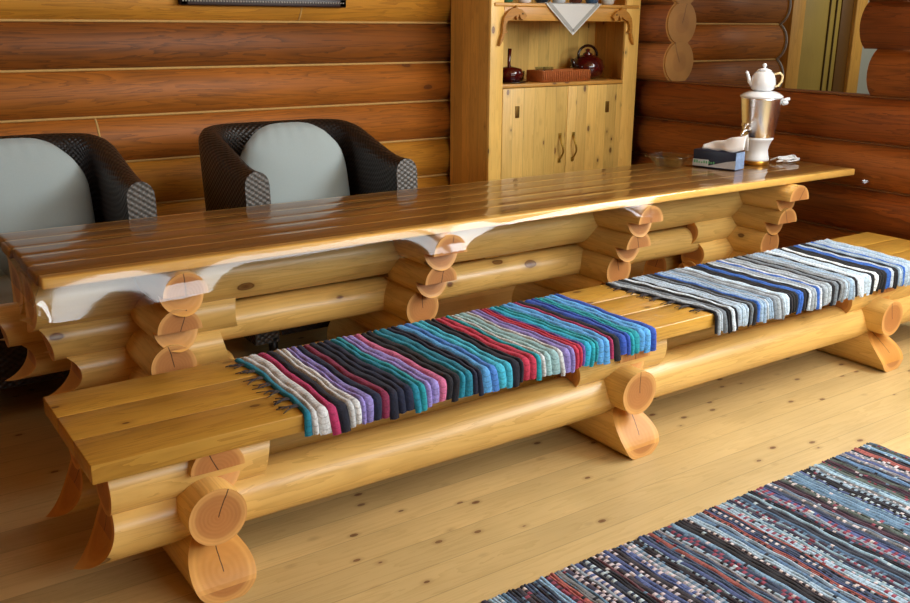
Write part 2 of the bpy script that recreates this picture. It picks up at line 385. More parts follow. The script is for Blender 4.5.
def scoop_up(R, sgn): return lambda q: sgn*R*sqrt(max(0, 1-((q+1)/2)**2))
def scoop_mid(R, base, sgn): return lambda q: sgn*(base+R*sqrt(max(0, 1-q*q)))
def const(v): return lambda q: v

# ------------------------------------------------------------------ room shell
def wall_profile(n0, n1, seam0, sp, r, gap=.0):
    pass
def log_course(mb, x0, x1, yaxis, zlo, zhi, r, mat, bow=.0, flatback=.0):
    """a horizontal wall log, along X, rounded toward -Y; ends closed"""
    zc = (zlo+zhi)/2; h = (zhi-zlo)/2; a0 = math.asin(min(1, h/r)); n = 10
    pr = [(yaxis-r*cos(-a0+2*a0*k/n), zc+r*sin(-a0+2*a0*k/n)) for k in range(n+1)]
    pr += [(yaxis+r*cos(a0-2*a0*k/n), zc+r*sin(a0-2*a0*k/n)) for k in range(n+1)]
    m = len(pr); V = [(x0, y, z) for y, z in pr]+[(x1, y, z) for y, z in pr]
    F = [(k, (k+1) % m, m+(k+1) % m, m+k) for k in range(m)]+[tuple(range(m-1, -1, -1)), tuple(range(m, 2*m))]
    b = len(mb.f); mb.add(V, F, [mat]*m+[3, 3], True)
    mb.sm[-1] = mb.sm[-2] = False
def rope(mb, p0, p1, r, mat):
    mb.tube([Vector(p0).lerp(Vector(p1), t/8) for t in range(9)], r, 6, mat)

mb = MB(); mb.box(-3, 4.45, -4.2, 3.0, -.06, 0); structure(mb.build('floor', M['floor']))
# back wall, inner face bulging to y = 2.72
mb = MB(); zs = [-.161+.234*k for k in range(12)]; zs = [.073+.234*(k-1) for k in range(12)]
tone = {0: 2, 1: 2, 2: 2, 3: 2, 4: 1, 5: 1, 6: 0, 7: 2, 8: 1, 9: 0, 10: 1}
for k in range(11):
    zl, zh = zs[k], zs[k+1]
    log_course(mb, -3, 4.3, 2.86, max(zl, -.05), zh, .14, tone[k])
    rope(mb, (-3, 2.776, zh), (4.3, 2.776, zh), .007, 4)
# vertical joints in two courses
for xj, k in ((.775, 4), (1.92, 7)):
    zl, zh = zs[k], zs[k+1]; zc = (zl+zh)/2; a0 = math.asin((zh-zl)/2/.14)
    mb.tube([(xj, 2.86-.139*cos(-a0+2*a0*t/10), zc+.139*sin(-a0+2*a0*t/10)) for t in range(11)], .006, 6, 4)
structure(mb.build('wall_back', [M['wall_b'] if False else M['wall_a'], M['wall_b'], M['wall_c'], M['wallend'], M['caulk']]))
# right wall: built along local X, turned so local X runs to -Y; inner face at x = 4.16
rs = [.1535-.242+.242*k for k in range(12)]
RX = 4.30
def right_wall(name, y_hi, y_lo, k0, k1, caulk_ends=False):
    mb = MB()
    for k in range(k0, k1):
        # local: x along -Y, local -y faces... rotate -90deg: local x -> -Y, local y -> +X
        log_course(mb, 0, y_hi-y_lo, 0, max(rs[k], -.05), rs[k+1], .142, k % 2)
        if k+1 < k1 or k1 == 5: rope(mb, (.0, -.082, rs[k+1]), (y_hi-y_lo, -.082, rs[k+1]), .006, 4)
    return structure(mb.build(name, [M['wall_r1'], M['wall_r2'], M['wall_r1'], M['wallend'], M['caulk_dark']], None, (RX, y_hi, 0), -pi/2))
M['wall_r1'] = wood('dark red wall log', '#98521a', '#572c0c', axis=0, knots=.06, kscale=4, rough=.6, coat=.0, grain=.7, scale=.9)
M['wall_r2'] = wood('brown red wall log', '#a66022', '#63350e', axis=0, knots=.06, kscale=4, rough=.6, coat=.0, grain=.7, scale=.9)
right_wall('wall_right', 3.0, -4.2, 0, 5)
right_wall('wall_right_rear', 3.0, 2.13, 5, 11)
right_wall('wall_right_front', .70, -4.2, 5, 6)
right_wall('wall_right_upper', .775, -4.2, 6, 11)
wr = [o for o in S.objects if o.name == 'wall_right_rear'][0]
for k in range(5, 8):
    e = log('log_end', wr, (0, 0, 0), .03, 'X', .130, None, None, ztop=.121, zbot=-.121, mats=[M['wallend']]*3)
    e.rotation_euler = (0, 0, 0); e.location = (.85, 0, (rs[k]+rs[k+1])/2)
# partition beyond the opening, along X
mb = MB()
for k in range(0, 11):
    zl, zh = 1.24+.242*(k-5), 1.24+.242*(k-4)
    log_course(mb, 4.32, 5.40, 2.30, max(zl, -.05), zh, .142, k % 2)
    rope(mb, (4.32, 2.218, zh), (5.40, 2.218, zh), .007, 4)
structure(mb.build('wall_partition', [M['wall_x'], M['wall_b'], M['wall_x'], M['wallend'], M['caulk']]))
# white caulk strip following the log ends, as a trim
pts = []
for k in range(4, 9):
    zl = 1.24+.242*(k-5); zc = zl+.121; a0 = math.asin(.121/.142)
    for t in range(9):
        a = -a0+2*a0*t/8; pts.append((5.425, 2.30-.142*cos(a)-.006, zc+.142*sin(a)))
mb = MB(); mb.tube(pts, .008, 6); structure(mb.build('trim_1', M['lace_grey']))
# door in the partition
mb = MB(); mb.box(5.55, 5.70, 2.22, 2.36, 0, 2.4, .006); jl = mb.build('door_frame', M['postpine'])
dr = MB(); dr.box(5.70, 6.215, 2.28, 2.32, .02, 2.4, .003)
d1 = structure(dr.build('door_1', M['doorpanel'])); jl.parent = d1
mb = MB(); mb.box(6.36, 6.50, 2.24, 2.36, 0, 2.4, .006); jr = mb.build('door_frame', M['postpine'], d1)
mb = MB(); mb.box(6.215, 6.36, 2.27, 2.33, 0, 2.4, .004); mb.build('door_strip', M['doordark'], d1)
for xg in (6.07, 6.15):
    mb = MB(); mb.box(xg-.004, xg+.004, 2.268, 2.281, .02, 2.4); mb.build('door_groove', M['groove'], d1)
mb = MB(); mb.box(6.50, 9.0, 2.30, 2.42, 0, 2.6); structure(mb.build('wall_hall', M['pale']))
mb = MB(); mb.box(4.45, 9.0, -1., 3.0, -.06, -.0); structure(mb.build('floor_hall', M['floor']))

mb = MB()
for k in range(11): log_course(mb, 0, 7.2, 0, max(zs[k], -.05), zs[k+1], .14, k % 2); rope(mb, (0, -.085, zs[k+1]), (7.2, -.085, zs[k+1]), .007, 4)
structure(mb.build('wall_left', [M['wall_a'], M['wall_b'], M['wall_b'], M['wallend'], M['caulk']], None, (-2.1, -4.2, 0), pi/2))
mb = MB(); mb.box(-2.2, 4.45, -4.2, 3.0, 2.55, 2.62); structure(mb.build('ceiling', M['ceiling']))

# ------------------------------------------------------------------ long bench
W = .53
bench = thing('log_bench', 'long honey pine log bench with plank seat, standing in front of the table', 'bench', (0, 0, 0))
mb = MB()
for (ya, yb) in ((0., .175), (.178, .352), (.355, .53)):
    mb.box(0, 4.08, ya+.0003, yb+.0012, .388, .44, .0025)
seat = mb.build('seat', M['seat'], bench)
# rows of logs along X (front and rear)
EX = (-.85, -.5, -.02, .02, 0, .3, .6)
for row, ya in (('front', .105), ('rear', .425)):
    log('long_log', bench, (-.05, ya, .2), 4.15, 'X', .083, scoop_low(.10, 1), scoop_low(.10, -1))
    for a, b, e0, e1 in ((.045, .515, const(0), scoop_up(.05, -1)), (1.58, 2.09, scoop_up(.05, 1), scoop_up(.05, -1)), (3.16, 4.05, scoop_up(.05, 1), const(0))):
        log('stub_log', bench, (a, ya, .325), b-a, 'X', .078, e0, e1, ztop=.063)
for xs in (.29, 1.835, 3.40):
    log('cross_log', bench, (xs, .62, .078), .708, 'Y', .087, foot(-.0) if False else None, foot(.12), zbot=-.077, extra=EX)
    log('cross_log', bench, (xs, .58, .235), .635, 'Y', .08, None, None)
    log('cross_log', bench, (xs+.03, .55, .338), .545, 'Y', .075, None, mouth(.035, .0), ztop=.05, extra=EX)

# ------------------------------------------------------------------ long table
YF, YB, X0, X1 = .673, 1.40, .06, 4.126
table = thing('log_table', 'long log table with brown plank top on stacked crossed logs', 'table', (0, 0, 0))
mb = MB(); pw = .136
random.seed(3)
for k in range(5):
    mb.box(X0-.0+random.uniform(-.012, .012), X1+random.uniform(-.01, .01), .72+pw*k+.0015, .72+pw*(k+1)-.0015, .716, .75, .006)
for k in range(6): mb.box(X0+.004, X1-.006, .7195+pw*k-.004, .7205+pw*k+.004, .72, .7492, 0, 1)  # pale strips in the joints: the vinyl's seam highlights put in as colour
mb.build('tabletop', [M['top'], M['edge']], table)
mb = MB(); mb.box(X0, X1, YF, .719, .716, .75, .006); mb.build('edge_board', M['edge'], table)
for ya in (1.03, 1.255):
    log('long_log', table, (.06, ya, .592), 3.68, 'X', .104, scoop_mid(.02, 0, 1), None, ztop=.1239)
    for (a, b, fl) in ((.04, .80, 1), (3.20, 3.76, -1)):
        sh = -.10 if (fl > 0 and ya > 1.1) else 0
        log('stub_log', table, (a+sh, ya, .4525), b-a-sh, 'X', .078, scoop_up(.085, 1) if fl > 0 else scoop_mid(.05, 0, 1), scoop_mid(.045, 0, -1) if fl > 0 else None)
        log('stub_log', table, (a+sh+.03, ya, .3275), b-a-sh-.06, 'X', .078, scoop_mid(.10, .03, 1) if fl > 0 else scoop_mid(.05, .03, 1), scoop_low(.07, -1) if fl > 0 else None)
        a, sh = a+(.22 if fl > 0 else 0), 0
        log('stub_log', table, (a+sh, ya, .205), b-a-sh, 'X', .078, scoop_low(.09, 1), scoop_low(.05, -1) if fl > 0 else None)
        log('stub_log', table, (a+sh-.02, ya, .085), b-a-sh, 'X', .084, scoop_low(.09, 1), None)
for (a, b) in ((.60, 1.49), (1.49, 2.56), (2.56, 3.40)):
    log('stretcher_log', table, (a, 1.05, .398), b-a, 'X', .072)
ST = (((.478, .645), (.458, .67), (.435, .69), (.43, .72)), ((1.50, .64), (1.497, .70), (1.475, .80), (1.48, .86)),
      ((2.57, .64), (2.565, .70), (2.55, .80), (2.55, .86)), ((3.60, .625), (3.60, .68), (3.585, .76), (3.59, .84)))
for si, stack in enumerate(ST):
    s_, lip = ((.055, .012), (.075, .05), (.075, .05), (.085, .065))[si]
    for k, ((xs, y), z) in enumerate(zip(stack, (.640, .515, .390, .265))):
        log('cross_log', table, (xs, 1.42, z), 1.42-y, 'Y', .075, None, mouth(s_, lip) if k < 2 else None, ztop=.075 if k == 0 else None, extra=EX)
    log('cross_log', table, (stack[3][0], 1.45, .11), .60, 'Y', .11, None, None)

# clear vinyl cover draped over the table
OV = .105
HEM = [(-.1, .700), (.0, .640), (.095, .623), (.24, .623), (.4, .636), (.74, .651), (1.2, .649), (1.6, .652), (1.84, .712), (2.2, .708), (2.58, .672), (2.9, .669), (3.33, .629), (3.65, .606), (4.07, .633), (4.2, .66)]
def interp(T, x):
    for (a, p), (b, q) in zip(T, T[1:]):
        if x <= b:
            t = min(1, max(0, (x-a)/(b-a))); t = t*t*(3-2*t); return p+(q-p)*t
    return T[-1][1]
def film_fn(u, v):
    # u along X with left/right overhang, v across from rear to front overhang
    LO, RO = .10, .05
    Lx = X1-X0+LO+RO; sx = u*Lx-LO; sy = v*(YB-YF+.05+OV)-.05
    ex = max(0, -sx); ex2 = max(0, sx-(X1-X0)); ef = max(0, sy-(YB-YF)); eb = max(0, -sy)
    x = X0+min(max(sx, 0), X1-X0); y = YB-min(max(sy, 0), YB-YF)
    z = .7535
    yy = (y-.72)/pw
    if yy > 0 and not ef: z += CROWN*(1-abs(2*(yy-math.floor(yy))-1)**4)
    if ef:
        b = ef/OV; drop = .7535-interp(HEM, x+.0)
        wv = .5+.5*sin(5.3*x+1.2)*cos(2.1*x)
        pop = max(0, 1-(x-X0)/.36)
        st = max([(.5+.5*cos(pi*min(1, abs(x-q)/.24))) for q in (.478, 1.50, 2.57, 3.60)])
        y -= .003+(.017+.005*wv)*(1-(1-b)**2)+b*b*.024*pop+.022*st*b**1.8
        z -= drop*(b**1.05)
    if eb: y += .008; z -= eb*.95
    if ex: x -= ex*(.30+.50*min(1, ef/.06)); z -= ex*.85*(1-.75*min(1, ef/.06))
    if ex2: x += ex2*(.75+.25*min(1, ef/.06)); z -= ex2*.35*(1-.8*min(1, ef/.06))
    if ef and (ex or ex2): z += .45*(.7535-interp(HEM, x))*(ef/OV)*min(1, (ex+ex2)/.05); y -= .25*ef*min(1, (ex+ex2)/.05)
    return (x, y, z)
CROWN = .0011
mb = MB(); mb.grid(lambda u, v: film_fn(u, 1-v), 260, 150)
tag(mb.build('tablecloth', M['film']), 'clear shiny vinyl sheet covering the long log table', 'tablecloth')

# ------------------------------------------------------------------ rag runners and rug
def pal(seq): return [hx(c) for c in seq]
def runner(name, label, group, x0, x1, y_back, palette, n, hang, seed, z0=.441, skew0=0, skew1=0, fold=True, y_front=-.008, thick=.009, cat='runner', speck=0., mixers=None):
    rnd = random.Random(seed); root = thing(name, label, cat, ((x0+x1)/2, (y_back+y_front)/2, z0), 0, group)
    ox, oy, oz = root.location
    strips = []; x = 0.; prev = None; left = 0
    while x < 1:
        w = rnd.uniform(.6, 1.45)/n; 
        if left <= 0: c = rnd.choice([p for p in palette if p != prev]); prev = c; left = rnd.choice((1, 1, 1, 2, 2))
        left -= 1; kk = rnd.uniform(.8, 1.2); cc0 = tuple(min(1, q*kk) for q in c[:3])+(1,)
        strips.append((x, min(1, x+w), cc0, rnd.uniform(-.010, .010), rnd.random())); x += w
    mb = MB(); sub = 5
    ny = 46 if fold else 90; tot = (y_back-y_front)+(hang if fold else 0)
    ph = [rnd.uniform(0, 6.28) for _ in range(3)]
    wa = 1 if fold else .55
    def wob(u, s): return wa*(.006*sin(9*s+ph[0]+14*u)+.004*sin(23*s+ph[1]+31*u))
    r = .014
    def pos(u, s, hgt, dl):
        xx = (x0+skew0*s/tot)*(1-u)+(x1+skew1*s/tot)*u+wob(u, s)
        top = y_back-y_front
        if not fold or s <= top-r: y = y_back-s; z = z0+hgt
        else:
            q = s-(top-r)
            if q < r*pi/2: a = q/r; y = y_front+r-(r+hgt)*sin(a); z = z0-r+(r+hgt)*cos(a)
            else: y = y_front-hgt-.10*(q-r*pi/2)*(1+.5*sin(31*u)); z = z0-r-(q-r*pi/2)
        return (xx-ox, y-oy, z-oz)
    for (a, b, c, dl, rd) in strips:
        V = []; F = []; C = []
        end = tot+(dl if fold else dl*.6)
        for j in range(ny+1):
            s = end*j/ny
            if j == 0: s = -dl*.4
            tail = max(0, 1-(end-s)/.016) if True else 0
            for i in range(sub+1):
                p = i/sub; squeeze = 1-.35*tail
                u = a+(b-a)*(.5+(p-.5)*squeeze)
                arch = sqrt(max(0, 1-(2*p-1)**2))
                hgt = thick*(.35+.65*arch)*(1-.45*tail)+.0025*sin(60*s+rd*9)*arch*.6
                V.append(pos(u, s, hgt, dl))
        sp_on = speck and rnd.random() < .45; alt = rnd.choice(mixers or palette)
        for j in range(ny):
            cc = c
            if sp_on and (j+int(rd*9)) % 2 == 0 and rnd.random() < .7: cc = alt
            elif speck and rnd.random() < speck*.25: cc = rnd.choice(mixers or palette)
            for i in range(sub):
                k = j*(sub+1)+i; F.append((k, k+1, k+sub+2, k+sub+1)); C.append(cc)
        # underside so that the rag has thickness
        V2 = []
        for j in range(ny+1):
            s = end*j/ny
            for u in (a, b): V2.append(pos(u, s, .001, dl))
        mb.add(V, F, 0, True, C)
        mb.add(V2, [(2*j+1, 2*j, 2*j+2, 2*j+3) for j in range(ny)], 0, True, c)
        k = ny*(sub+1)
        mb.add([V[k+i] for i in range(sub+1)]+[V2[2*ny+1], V2[2*ny]], [tuple(range(sub+3))], 0, False, c)
    mb.build('woven_body', M['rag'], root)
    return root, (ox, oy, oz)
P1 = ['#2f55b8', '#9cc6cc', '#141728', '#86284f', '#22a6cc', '#8a80c4', '#b03064', '#16203f', '#4a86d8', '#c4a6c8', '#1e98a8', '#d0709c', '#12131e', '#58a4e4', '#d3d8dc', '#6a4fa0', '#17809c', '#131a33', '#b8304c', '#3fb8d8']
run1, o1 = runner('rag_runner', 'multicoloured blue, pink and teal rag runner over the near end of the bench', 'rag runners on the bench', .575, 1.93, .507, pal(P1), 60, .066, 12, skew1=.02)
P2 = ['#b4cbe0', '#0f1218', '#c9d9e6', '#14161e', '#93b0cc', '#a8b6c2', '#11131c', '#dfe9f0', '#2f62b8', '#8b949c', '#151824', '#b9cfe2', '#6f7a84', '#0f1218']
run2, o2 = runner('rag_runner', 'grey, black and blue striped rag runner over the far end of the bench', 'rag runners on the bench', 2.20, 3.72, .52, pal(P2), 76, .072, 41, skew0=.06, skew1=-.10)
def fringe(root, o, pts, seed, z=.441):
    rnd = random.Random(seed); mb = MB()
    for (x, y) in pts:
        for k in range(6):
            l = rnd.uniform(.035, .075); a = rnd.uniform(-.5, .5); P = []
            for t in range(5):
                q = t/4; P.append((x-l*q*cos(a)-o[0], y+l*q*sin(a)*.8+.006*sin(5*q+k)-o[1], z+.004+.003*sin(q*pi)-o[2]))
            mb.tube(P, .0016, 5)
    o_ = mb.build('fringe', M['fringe'], root); o_['kind'] = 'stuff'
fringe(run1, o1, [(.588, .05+.065*k) for k in range(7)], 5)
fringe(run2, o2, [(2.225+.03*(1-k/6), .05+.065*k) for k in range(7)], 6)
P3 = ['#7fa4c4', '#9ab4c8', '#8a98a8', '#5c80a8', '#4a5a8a', '#6a8098', '#3a3448', '#2b3140', '#5d7f9c', '#8fb0c4', '#1a1a22', '#43283a', '#3a4a66', '#6f7378', '#241c28', '#8a8a92', '#32405a', '#5c3a44', '#53605c', '#9a5550', '#181c28', '#4a6a8a', '#37333c']
MX = pal(['#c9c0c8', '#8c3f54', '#1c1c26', '#b8ccd6', '#5f7f9c', '#d6cfd2'])
rug, o3 = runner('rag_rug', 'dark multicoloured striped rag rug lying on the pale board floor', None, .45, 2.625, -.475, pal(P3), 165, 0, 31, z0=.001, fold=False, y_front=-1.45, thick=.0045, cat='rug', speck=.16, mixers=MX)

# ------------------------------------------------------------------ rattan armchairs
def make_chair(label):
    root = thing('rattan_armchair', label, 'armchair', (0, 0, 0), 0, 'rattan armchairs behind the table')
    # plan path of the shell centre line; local origin at the floor below the seat centre, front = -y
    hw, yfront, yb = .375, -.36, .30; R = .20; path = []
    for k in range(13): path.append((-hw, yfront+(yb-R-yfront)*k/12))
    for k in range(1, 9): a = pi-(pi/2)*k/8; path.append((-hw+R+R*cos(a), yb-R+R*sin(a)))
    for k in range(1, 9): path.append((-hw+R+(2*hw-2*R)*k/9, yb))
    n0 = len(path)
    for k in range(0, 9): a = pi/2-(pi/2)*k/8; path.append((hw-R+R*cos(a), yb-R+R*sin(a)))
    for k in range(1, 13): path.append((hw, yb-R+(yfront-yb+R)*k/12))
    d = [0]
    for p, q in zip(path, path[1:]): d.append(d[-1]+math.hypot(q[0]-p[0], q[1]-p[1]))
    def top(i):
        x, y = path[i]; t = min(1, max(0, (y-yfront-.08)/(yb-yfront-.16))); t = t*t*(3-2*t)*.6+t*.4
        return .868+(1.0-.868)*t
    mb = MB(); prof = []
    nP = len(path); ncs = 22
    V = []; UV = []
    for i, (x, y) in enumerate(path):
        a, b = path[max(0, i-1)], path[min(nP-1, i+1)]; tx, ty = b[0]-a[0], b[1]-a[1]; l = math.hypot(tx, ty); nx, ny = -ty/l, tx/l   # outward (left of travel)
        zt = top(i); th = .056; lean = .10*max(0, (zt-.72)/.28)
        ow = [(1, .10), (1, .30), (1, .50), (1, zt-.06)]+[(cos(g), zt-.06+.06*sin(g)) for g in [pi*k/9 for k in range(1, 9)]]+[(-1, zt-.06), (-1, .50), (-1, .30), (-1, .10)]
        arc = 0; last = None
        for s_, z in ow:
            back = max(0, z-.45)*lean*1.2
            px, py = x+nx*th*s_, y+ny*th*s_+back
            if last: arc += math.hypot(math.hypot(px-last[0], py-last[1]), z-last[2])
            last = (px, py, z); V.append((px, py, z)); UV.append((d[i], arc))
    m = len(ow); F = []
    for i in range(nP-1):
        for k in range(m-1): F.append((i*m+k, i*m+k+1, (i+1)*m+k+1, (i+1)*m+k))
    mb.add(V, F, 0, True, None, UV)
    # arm fronts (closed rounded panels)
    mb.build('shell', M['rattan'], root); 
    for i in (0, nP-1):
        mb = MB()
        P = V[i*m:(i+1)*m]; uv = [(p[0], p[2]) for p in P]; n = len(P)
        f = tuple(range(n)) if i else tuple(range(n-1, -1, -1))
        mb.add([(p[0], p[1]-.002, p[2]) for p in P], [f], 0, False, None, uv)
        mb.build('arm_front', M['rattan_lit'], root)['label'] = 'woven arm front in lit grey'
    mb = MB(); mb.grid(lambda u, v: (-.30+.6*u, -.345, .12+.24*v), 4, 4, uvfn=lambda u, v: (u*.6, v*.24)); mb.box(-.30, .30, -.34, .24, .30, .36); mb.build('seat_base', M['rattan'], root)
    mb = MB(); mb.box(-.30, .30, -.36, .24, .36, .48, .045, seg=4); mb.build('seat_cushion', M['cushion'], root)
    # back cushion: gathered pillow leaning on the back
    rnd = random.Random(4)
    def pil(sgn):
        def f(u, v):
            a, b = 2*u-1, 2*v-1
            e = (1-abs(a)**3.2)*(1-abs(b)**3.0); t = .085*max(0, e)**.5
            wx = .285*(1-.16*max(0, b)**3*abs(1)); x = a*wx*(1-.05*abs(b)**4); zz = .285*b*(1-.10*abs(a)**4)-(.07*abs(a)**3 if b > 0 else 0)*max(0, b)
            pucker = .008*sin(26*a+2)*max(0, abs(b)-.55)*(1 if b > 0 else .4)
            yy = sgn*(t+pucker); lean = math.radians(14)
            return (x, .085+yy*cos(lean)+(zz)*sin(lean), .735+zz*cos(lean)-yy*sin(lean)*1)
        return f
    mb = MB(); mb.grid(pil(-1), 30, 30); mb.grid(lambda u, v: pil(1)(1-u, v), 30, 30); mb.build('back_cushion', M['cushion'], root)
    for sx in (-1, 1):
        for sy in (-.34, .28):
            mb = MB(); mb.lathe([(.018, 0), (.024, .12)], 10, (sx*.34, sy, 0)); mb.build('leg', M['black_plastic'], root)
    return root
ch = make_chair('dark rattan armchair with grey cushion, directly left of the pine cupboard')
ch.location = (1.487, 1.88, 0)
c2 = copy_tree(ch); c2.location = (.243, 1.88, 0); c2['label'] = 'dark rattan armchair with grey cushion, at the far left edge of the photo'

# ------------------------------------------------------------------ cupboard
CX0, CX1, CY0, CY1 = 2.905, 4.10, 2.30, 2.71
cab = thing('cupboard', 'tall pine plank cupboard with double doors and open niche against log wall', 'cupboard', ((CX0+CX1)/2, 2.5, 0))
cl = cab.location
def cpart(name, mat, fn, parent=None, org=None):
    mb = MB(); fn(mb); o = mb.build(name, mat)
    for v in o.data.vertices: v.co -= Vector(org or cl)
    if parent is None: o.parent = cab
    else:
        o.parent = parent
    if org is not None and parent is None: o.location = Vector(org)-cl
    return o
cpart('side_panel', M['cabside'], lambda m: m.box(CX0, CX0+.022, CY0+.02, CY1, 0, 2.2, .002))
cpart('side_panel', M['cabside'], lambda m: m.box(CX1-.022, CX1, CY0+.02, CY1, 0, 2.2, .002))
cpart('back_panel', M['cab'], lambda m: m.box(CX0+.022, CX1-.022, CY1-.02, CY1, 0, 2.2))
cpart('stile', M['cabflat'], lambda m: m.box(CX0, CX0+.095, CY0, CY0+.022, 0, 2.2, .003))
cpart('stile', M['cabflat'], lambda m: m.box(CX1-.12, CX1, CY0, CY0+.022, 0, 2.2, .003))
cpart('shelf', M['cabrail'], lambda m: m.box(CX0+.022, CX1-.022, CY0+.004, CY1-.02, 1.108, 1.13, .003))
cpart('shelf', M['cabrail'], lambda m: m.box(CX0+.022, CX1-.022, CY0-.01, CY1-.02, 1.572, 1.592, .004))
cpart('valance', M['cabrail'], lambda m: m.box(CX0+.095, CX1-.12, CY0, CY0+.022, 1.492, 1.572, .003))
cpart('plinth', M['cabrail'], lambda m: m.box(CX0+.095, CX1-.12, CY0, CY0+.022, 0, .09, .003))
XM = 3.512
for (a, b, hxn) in ((CX0+.097, XM-.002, -1), (XM+.002, CX1-.122, 1)):
    d = cpart('door', M['cab'], lambda m: m.box(a, b, CY0-.002, CY0+.018, .095, 1.105, .002))
    hxx = XM+hxn*.055; zt, zb = .80, .655
    def hnd(m):
        pts = [(hxx+.006*sin(pi*2*t/10)*1.2, CY0-.008-.03*sin(pi*t/10), zb+(zt-zb)*t/10) for t in range(11)]
        m.tube(pts, .006, 8); m.box(hxx-.01, hxx+.01, CY0-.01, CY0-.002, zt-.01, zt+.02, .002); m.box(hxx-.01, hxx+.01, CY0-.01, CY0-.002, zb-.02, zb+.01, .002)
    cpart('handle', M['brass'], hnd, d)
    xl = 3.112 if hxn < 0 else 3.849
    cpart('key_plate', M['brass_dark'], lambda m: m.box(xl-.015, xl+.015, CY0-.007, CY0-.001, .93, 1.0, .002), d)
def fish_outline(flip):
    # leaping fish: head at the valance, tail hanging down the stile
    P = [(.33, .045), (.29, .0), (.255, .018), (.235, .06), (.21, .0), (.195, .048), (.15, .012), (.105, .0), (.075, -.045), (.07, -.10), (.10, -.13), (.06, -.135), (.045, -.20), (.012, -.25), (.0, -.262), (.012, -.2), (.035, -.13), (.04, -.04), (.055, .03), (.10, .085), (.15, .115), (.185, .12), (.20, .145), (.215, .115), (.265, .105), (.30, .075)]
    return [((-x if flip else x), z) for x, z in P]
for flip, bx in ((False, 2.952), (True, 4.035)):
    pts = [(bx+x*.60, 1.496+z*.56) for x, z in fish_outline(flip)]
    if not flip: pts = pts[::-1]
    f = cpart('fish_bracket', M['fish'], lambda m: m.prism(pts, CY0-.026, CY0-.003))
    ex = bx+(-.6 if flip else .6)*.275
    cpart('fish_eye', M['groove'], lambda m: m.box(ex-.005, ex+.005, CY0-.029, CY0-.024, 1.527, 1.537, .002), f)
# lace cloth hanging over the shelf edge
mb = MB(); yc = CY0-.0155
mb.prism([(3.29, 1.597), (3.745, 1.597), (3.517, 1.41)][::-1], yc-.003, yc); mb.box(3.29, 3.745, yc-.003, CY0+.30, 1.5925, 1.5955)
lc = mb.build('lace_cloth', M['lace']); tag(lc, 'white triangular lace cloth hanging over the upper cupboard shelf', 'cloth')
mb = MB()
for a, b in (((3.32, 1.597), (3.517, 1.432)), ((3.715, 1.597), (3.517, 1.432))):
    dx, dz = b[0]-a[0], b[1]-a[1]; l = math.hypot(dx, dz); nx, nz = -dz/l*.011, dx/l*.011
    pts = [(a[0]-nx, a[1]-nz), (b[0]-nx, b[1]-nz), (b[0]+nx, b[1]+nz), (a[0]+nx, a[1]+nz)]
    mb.prism(pts, yc-.0045, yc-.003)
mb.build('lace_band', M['lace_grey'], lc)
# things in the niche (shelf top 1.13)
ZN = 1.131
def pot(name, label, cat, x, y, prof, mat, scale=1., z=ZN):
    r = thing(name, label, cat, (x, y, z)); m = MB(); m.lathe([(a*scale, b*scale) for a, b in prof]); m.build('body', mat, r); return r
t = pot('ladle_pot', 'small dark red pot with upright handle on the left of the niche', 'pot', 3.14, 2.42, [(.05, 0), (.075, .012), (.085, .045), (.075, .075), (.03, .085), (.012, .09)], M['redpot'])
mb = MB(); mb.tube([(-.0, 0, .08), (-.005, 0, .12), (.0, 0, .20)], [.012, .010, .012], 10); mb.build('handle', M['redpot'], t)
mb = MB(); mb.lathe([(.095, 0), (.115, .006), (.115, .01), (.0, .008)], 28, (0, 0, 0)); t['label'] = 'small dark red pot with upright handle on the left of the niche'
mb.build('saucer', M['darkpot'], t)
for v in t.children: 
    if v.name.startswith('body'): v.location.z = .008
t = pot('cup', 'small dark brown cup between red pot and straw tray', 'cup', 3.295, 2.54, [(.03, 0), (.042, .01), (.05, .06), (.046, .06), (.036, .012)], M['darkpot'])
tr = thing('straw_tray', 'orange brown woven straw tray in the cupboard niche', 'tray', (3.515, 2.40, ZN))
mb = MB(); mb.box(-.19, .19, -.075, .075, 0, .012, .004)
for (a, b, c_, d_) in ((-.19, .19, -.08, -.065), (-.19, .19, .065, .08), (-.195, -.18, -.08, .08), (.18, .195, -.08, .08)): mb.box(a, b, c_, d_, 0, .07, .005)
mb.build('body', M['basket'], tr)
mb = MB()
for k in range(26): mb.tube([(-.188+.376*k/25, -.082, .004), (-.188+.376*k/25, -.085, .035), (-.188+.376*k/25, -.082, .066)], .004, 5)
mb.build('weave_ribs', M['basket'], tr)
for k, (x, y) in enumerate(((3.375, 2.41), (3.43, 2.40))):
    g = MB(); g.lathe([(.022, 0), (.03, .02), (.033, .075), (.030, .075), (.027, .02), (.0, .006)], 20, (0, 0, 0)); o = g.build('glass', M['glass'], None, (x, y, ZN+.0125))
    tag(o, ('small clear glass at the left end of the straw tray', 'small clear glass beside the leftmost glass in the straw tray')[k], 'glass', 'glasses in the straw tray')
t = pot('teapot', 'dark red glazed teapot on the right side of the niche', 'teapot', 3.872, 2.53, [(.06, 0), (.095, .02), (.115, .07), (.10, .12), (.06, .145), (.03, .15), (.035, .155), (.012, .17), (.016, .185), (.0, .192)], M['redpot'])
mb = MB(); mb.tube([(-.09, -.02, .07), (-.14, -.03, .09), (-.165, -.035, .125)], [.022, .015, .011], 10); mb.build('spout', M['darkpot'], t)
mb = MB(); mb.tube([(-.08, 0, .13)]+[(-.085*cos(pi*k/10), 0, .14+.07*sin(pi*k/10)) for k in range(1, 10)]+[(.08, 0, .13)], .009, 8); mb.build('handle', M['darkpot'], t)
t2 = pot('sugar_bowl', 'small dark glazed bowl behind the right end of the straw tray', 'bowl', 3.70, 2.55, [(.025, 0), (.035, .01), (.04, .045), (.034, .05), (.03, .015)], M['darkpot'])
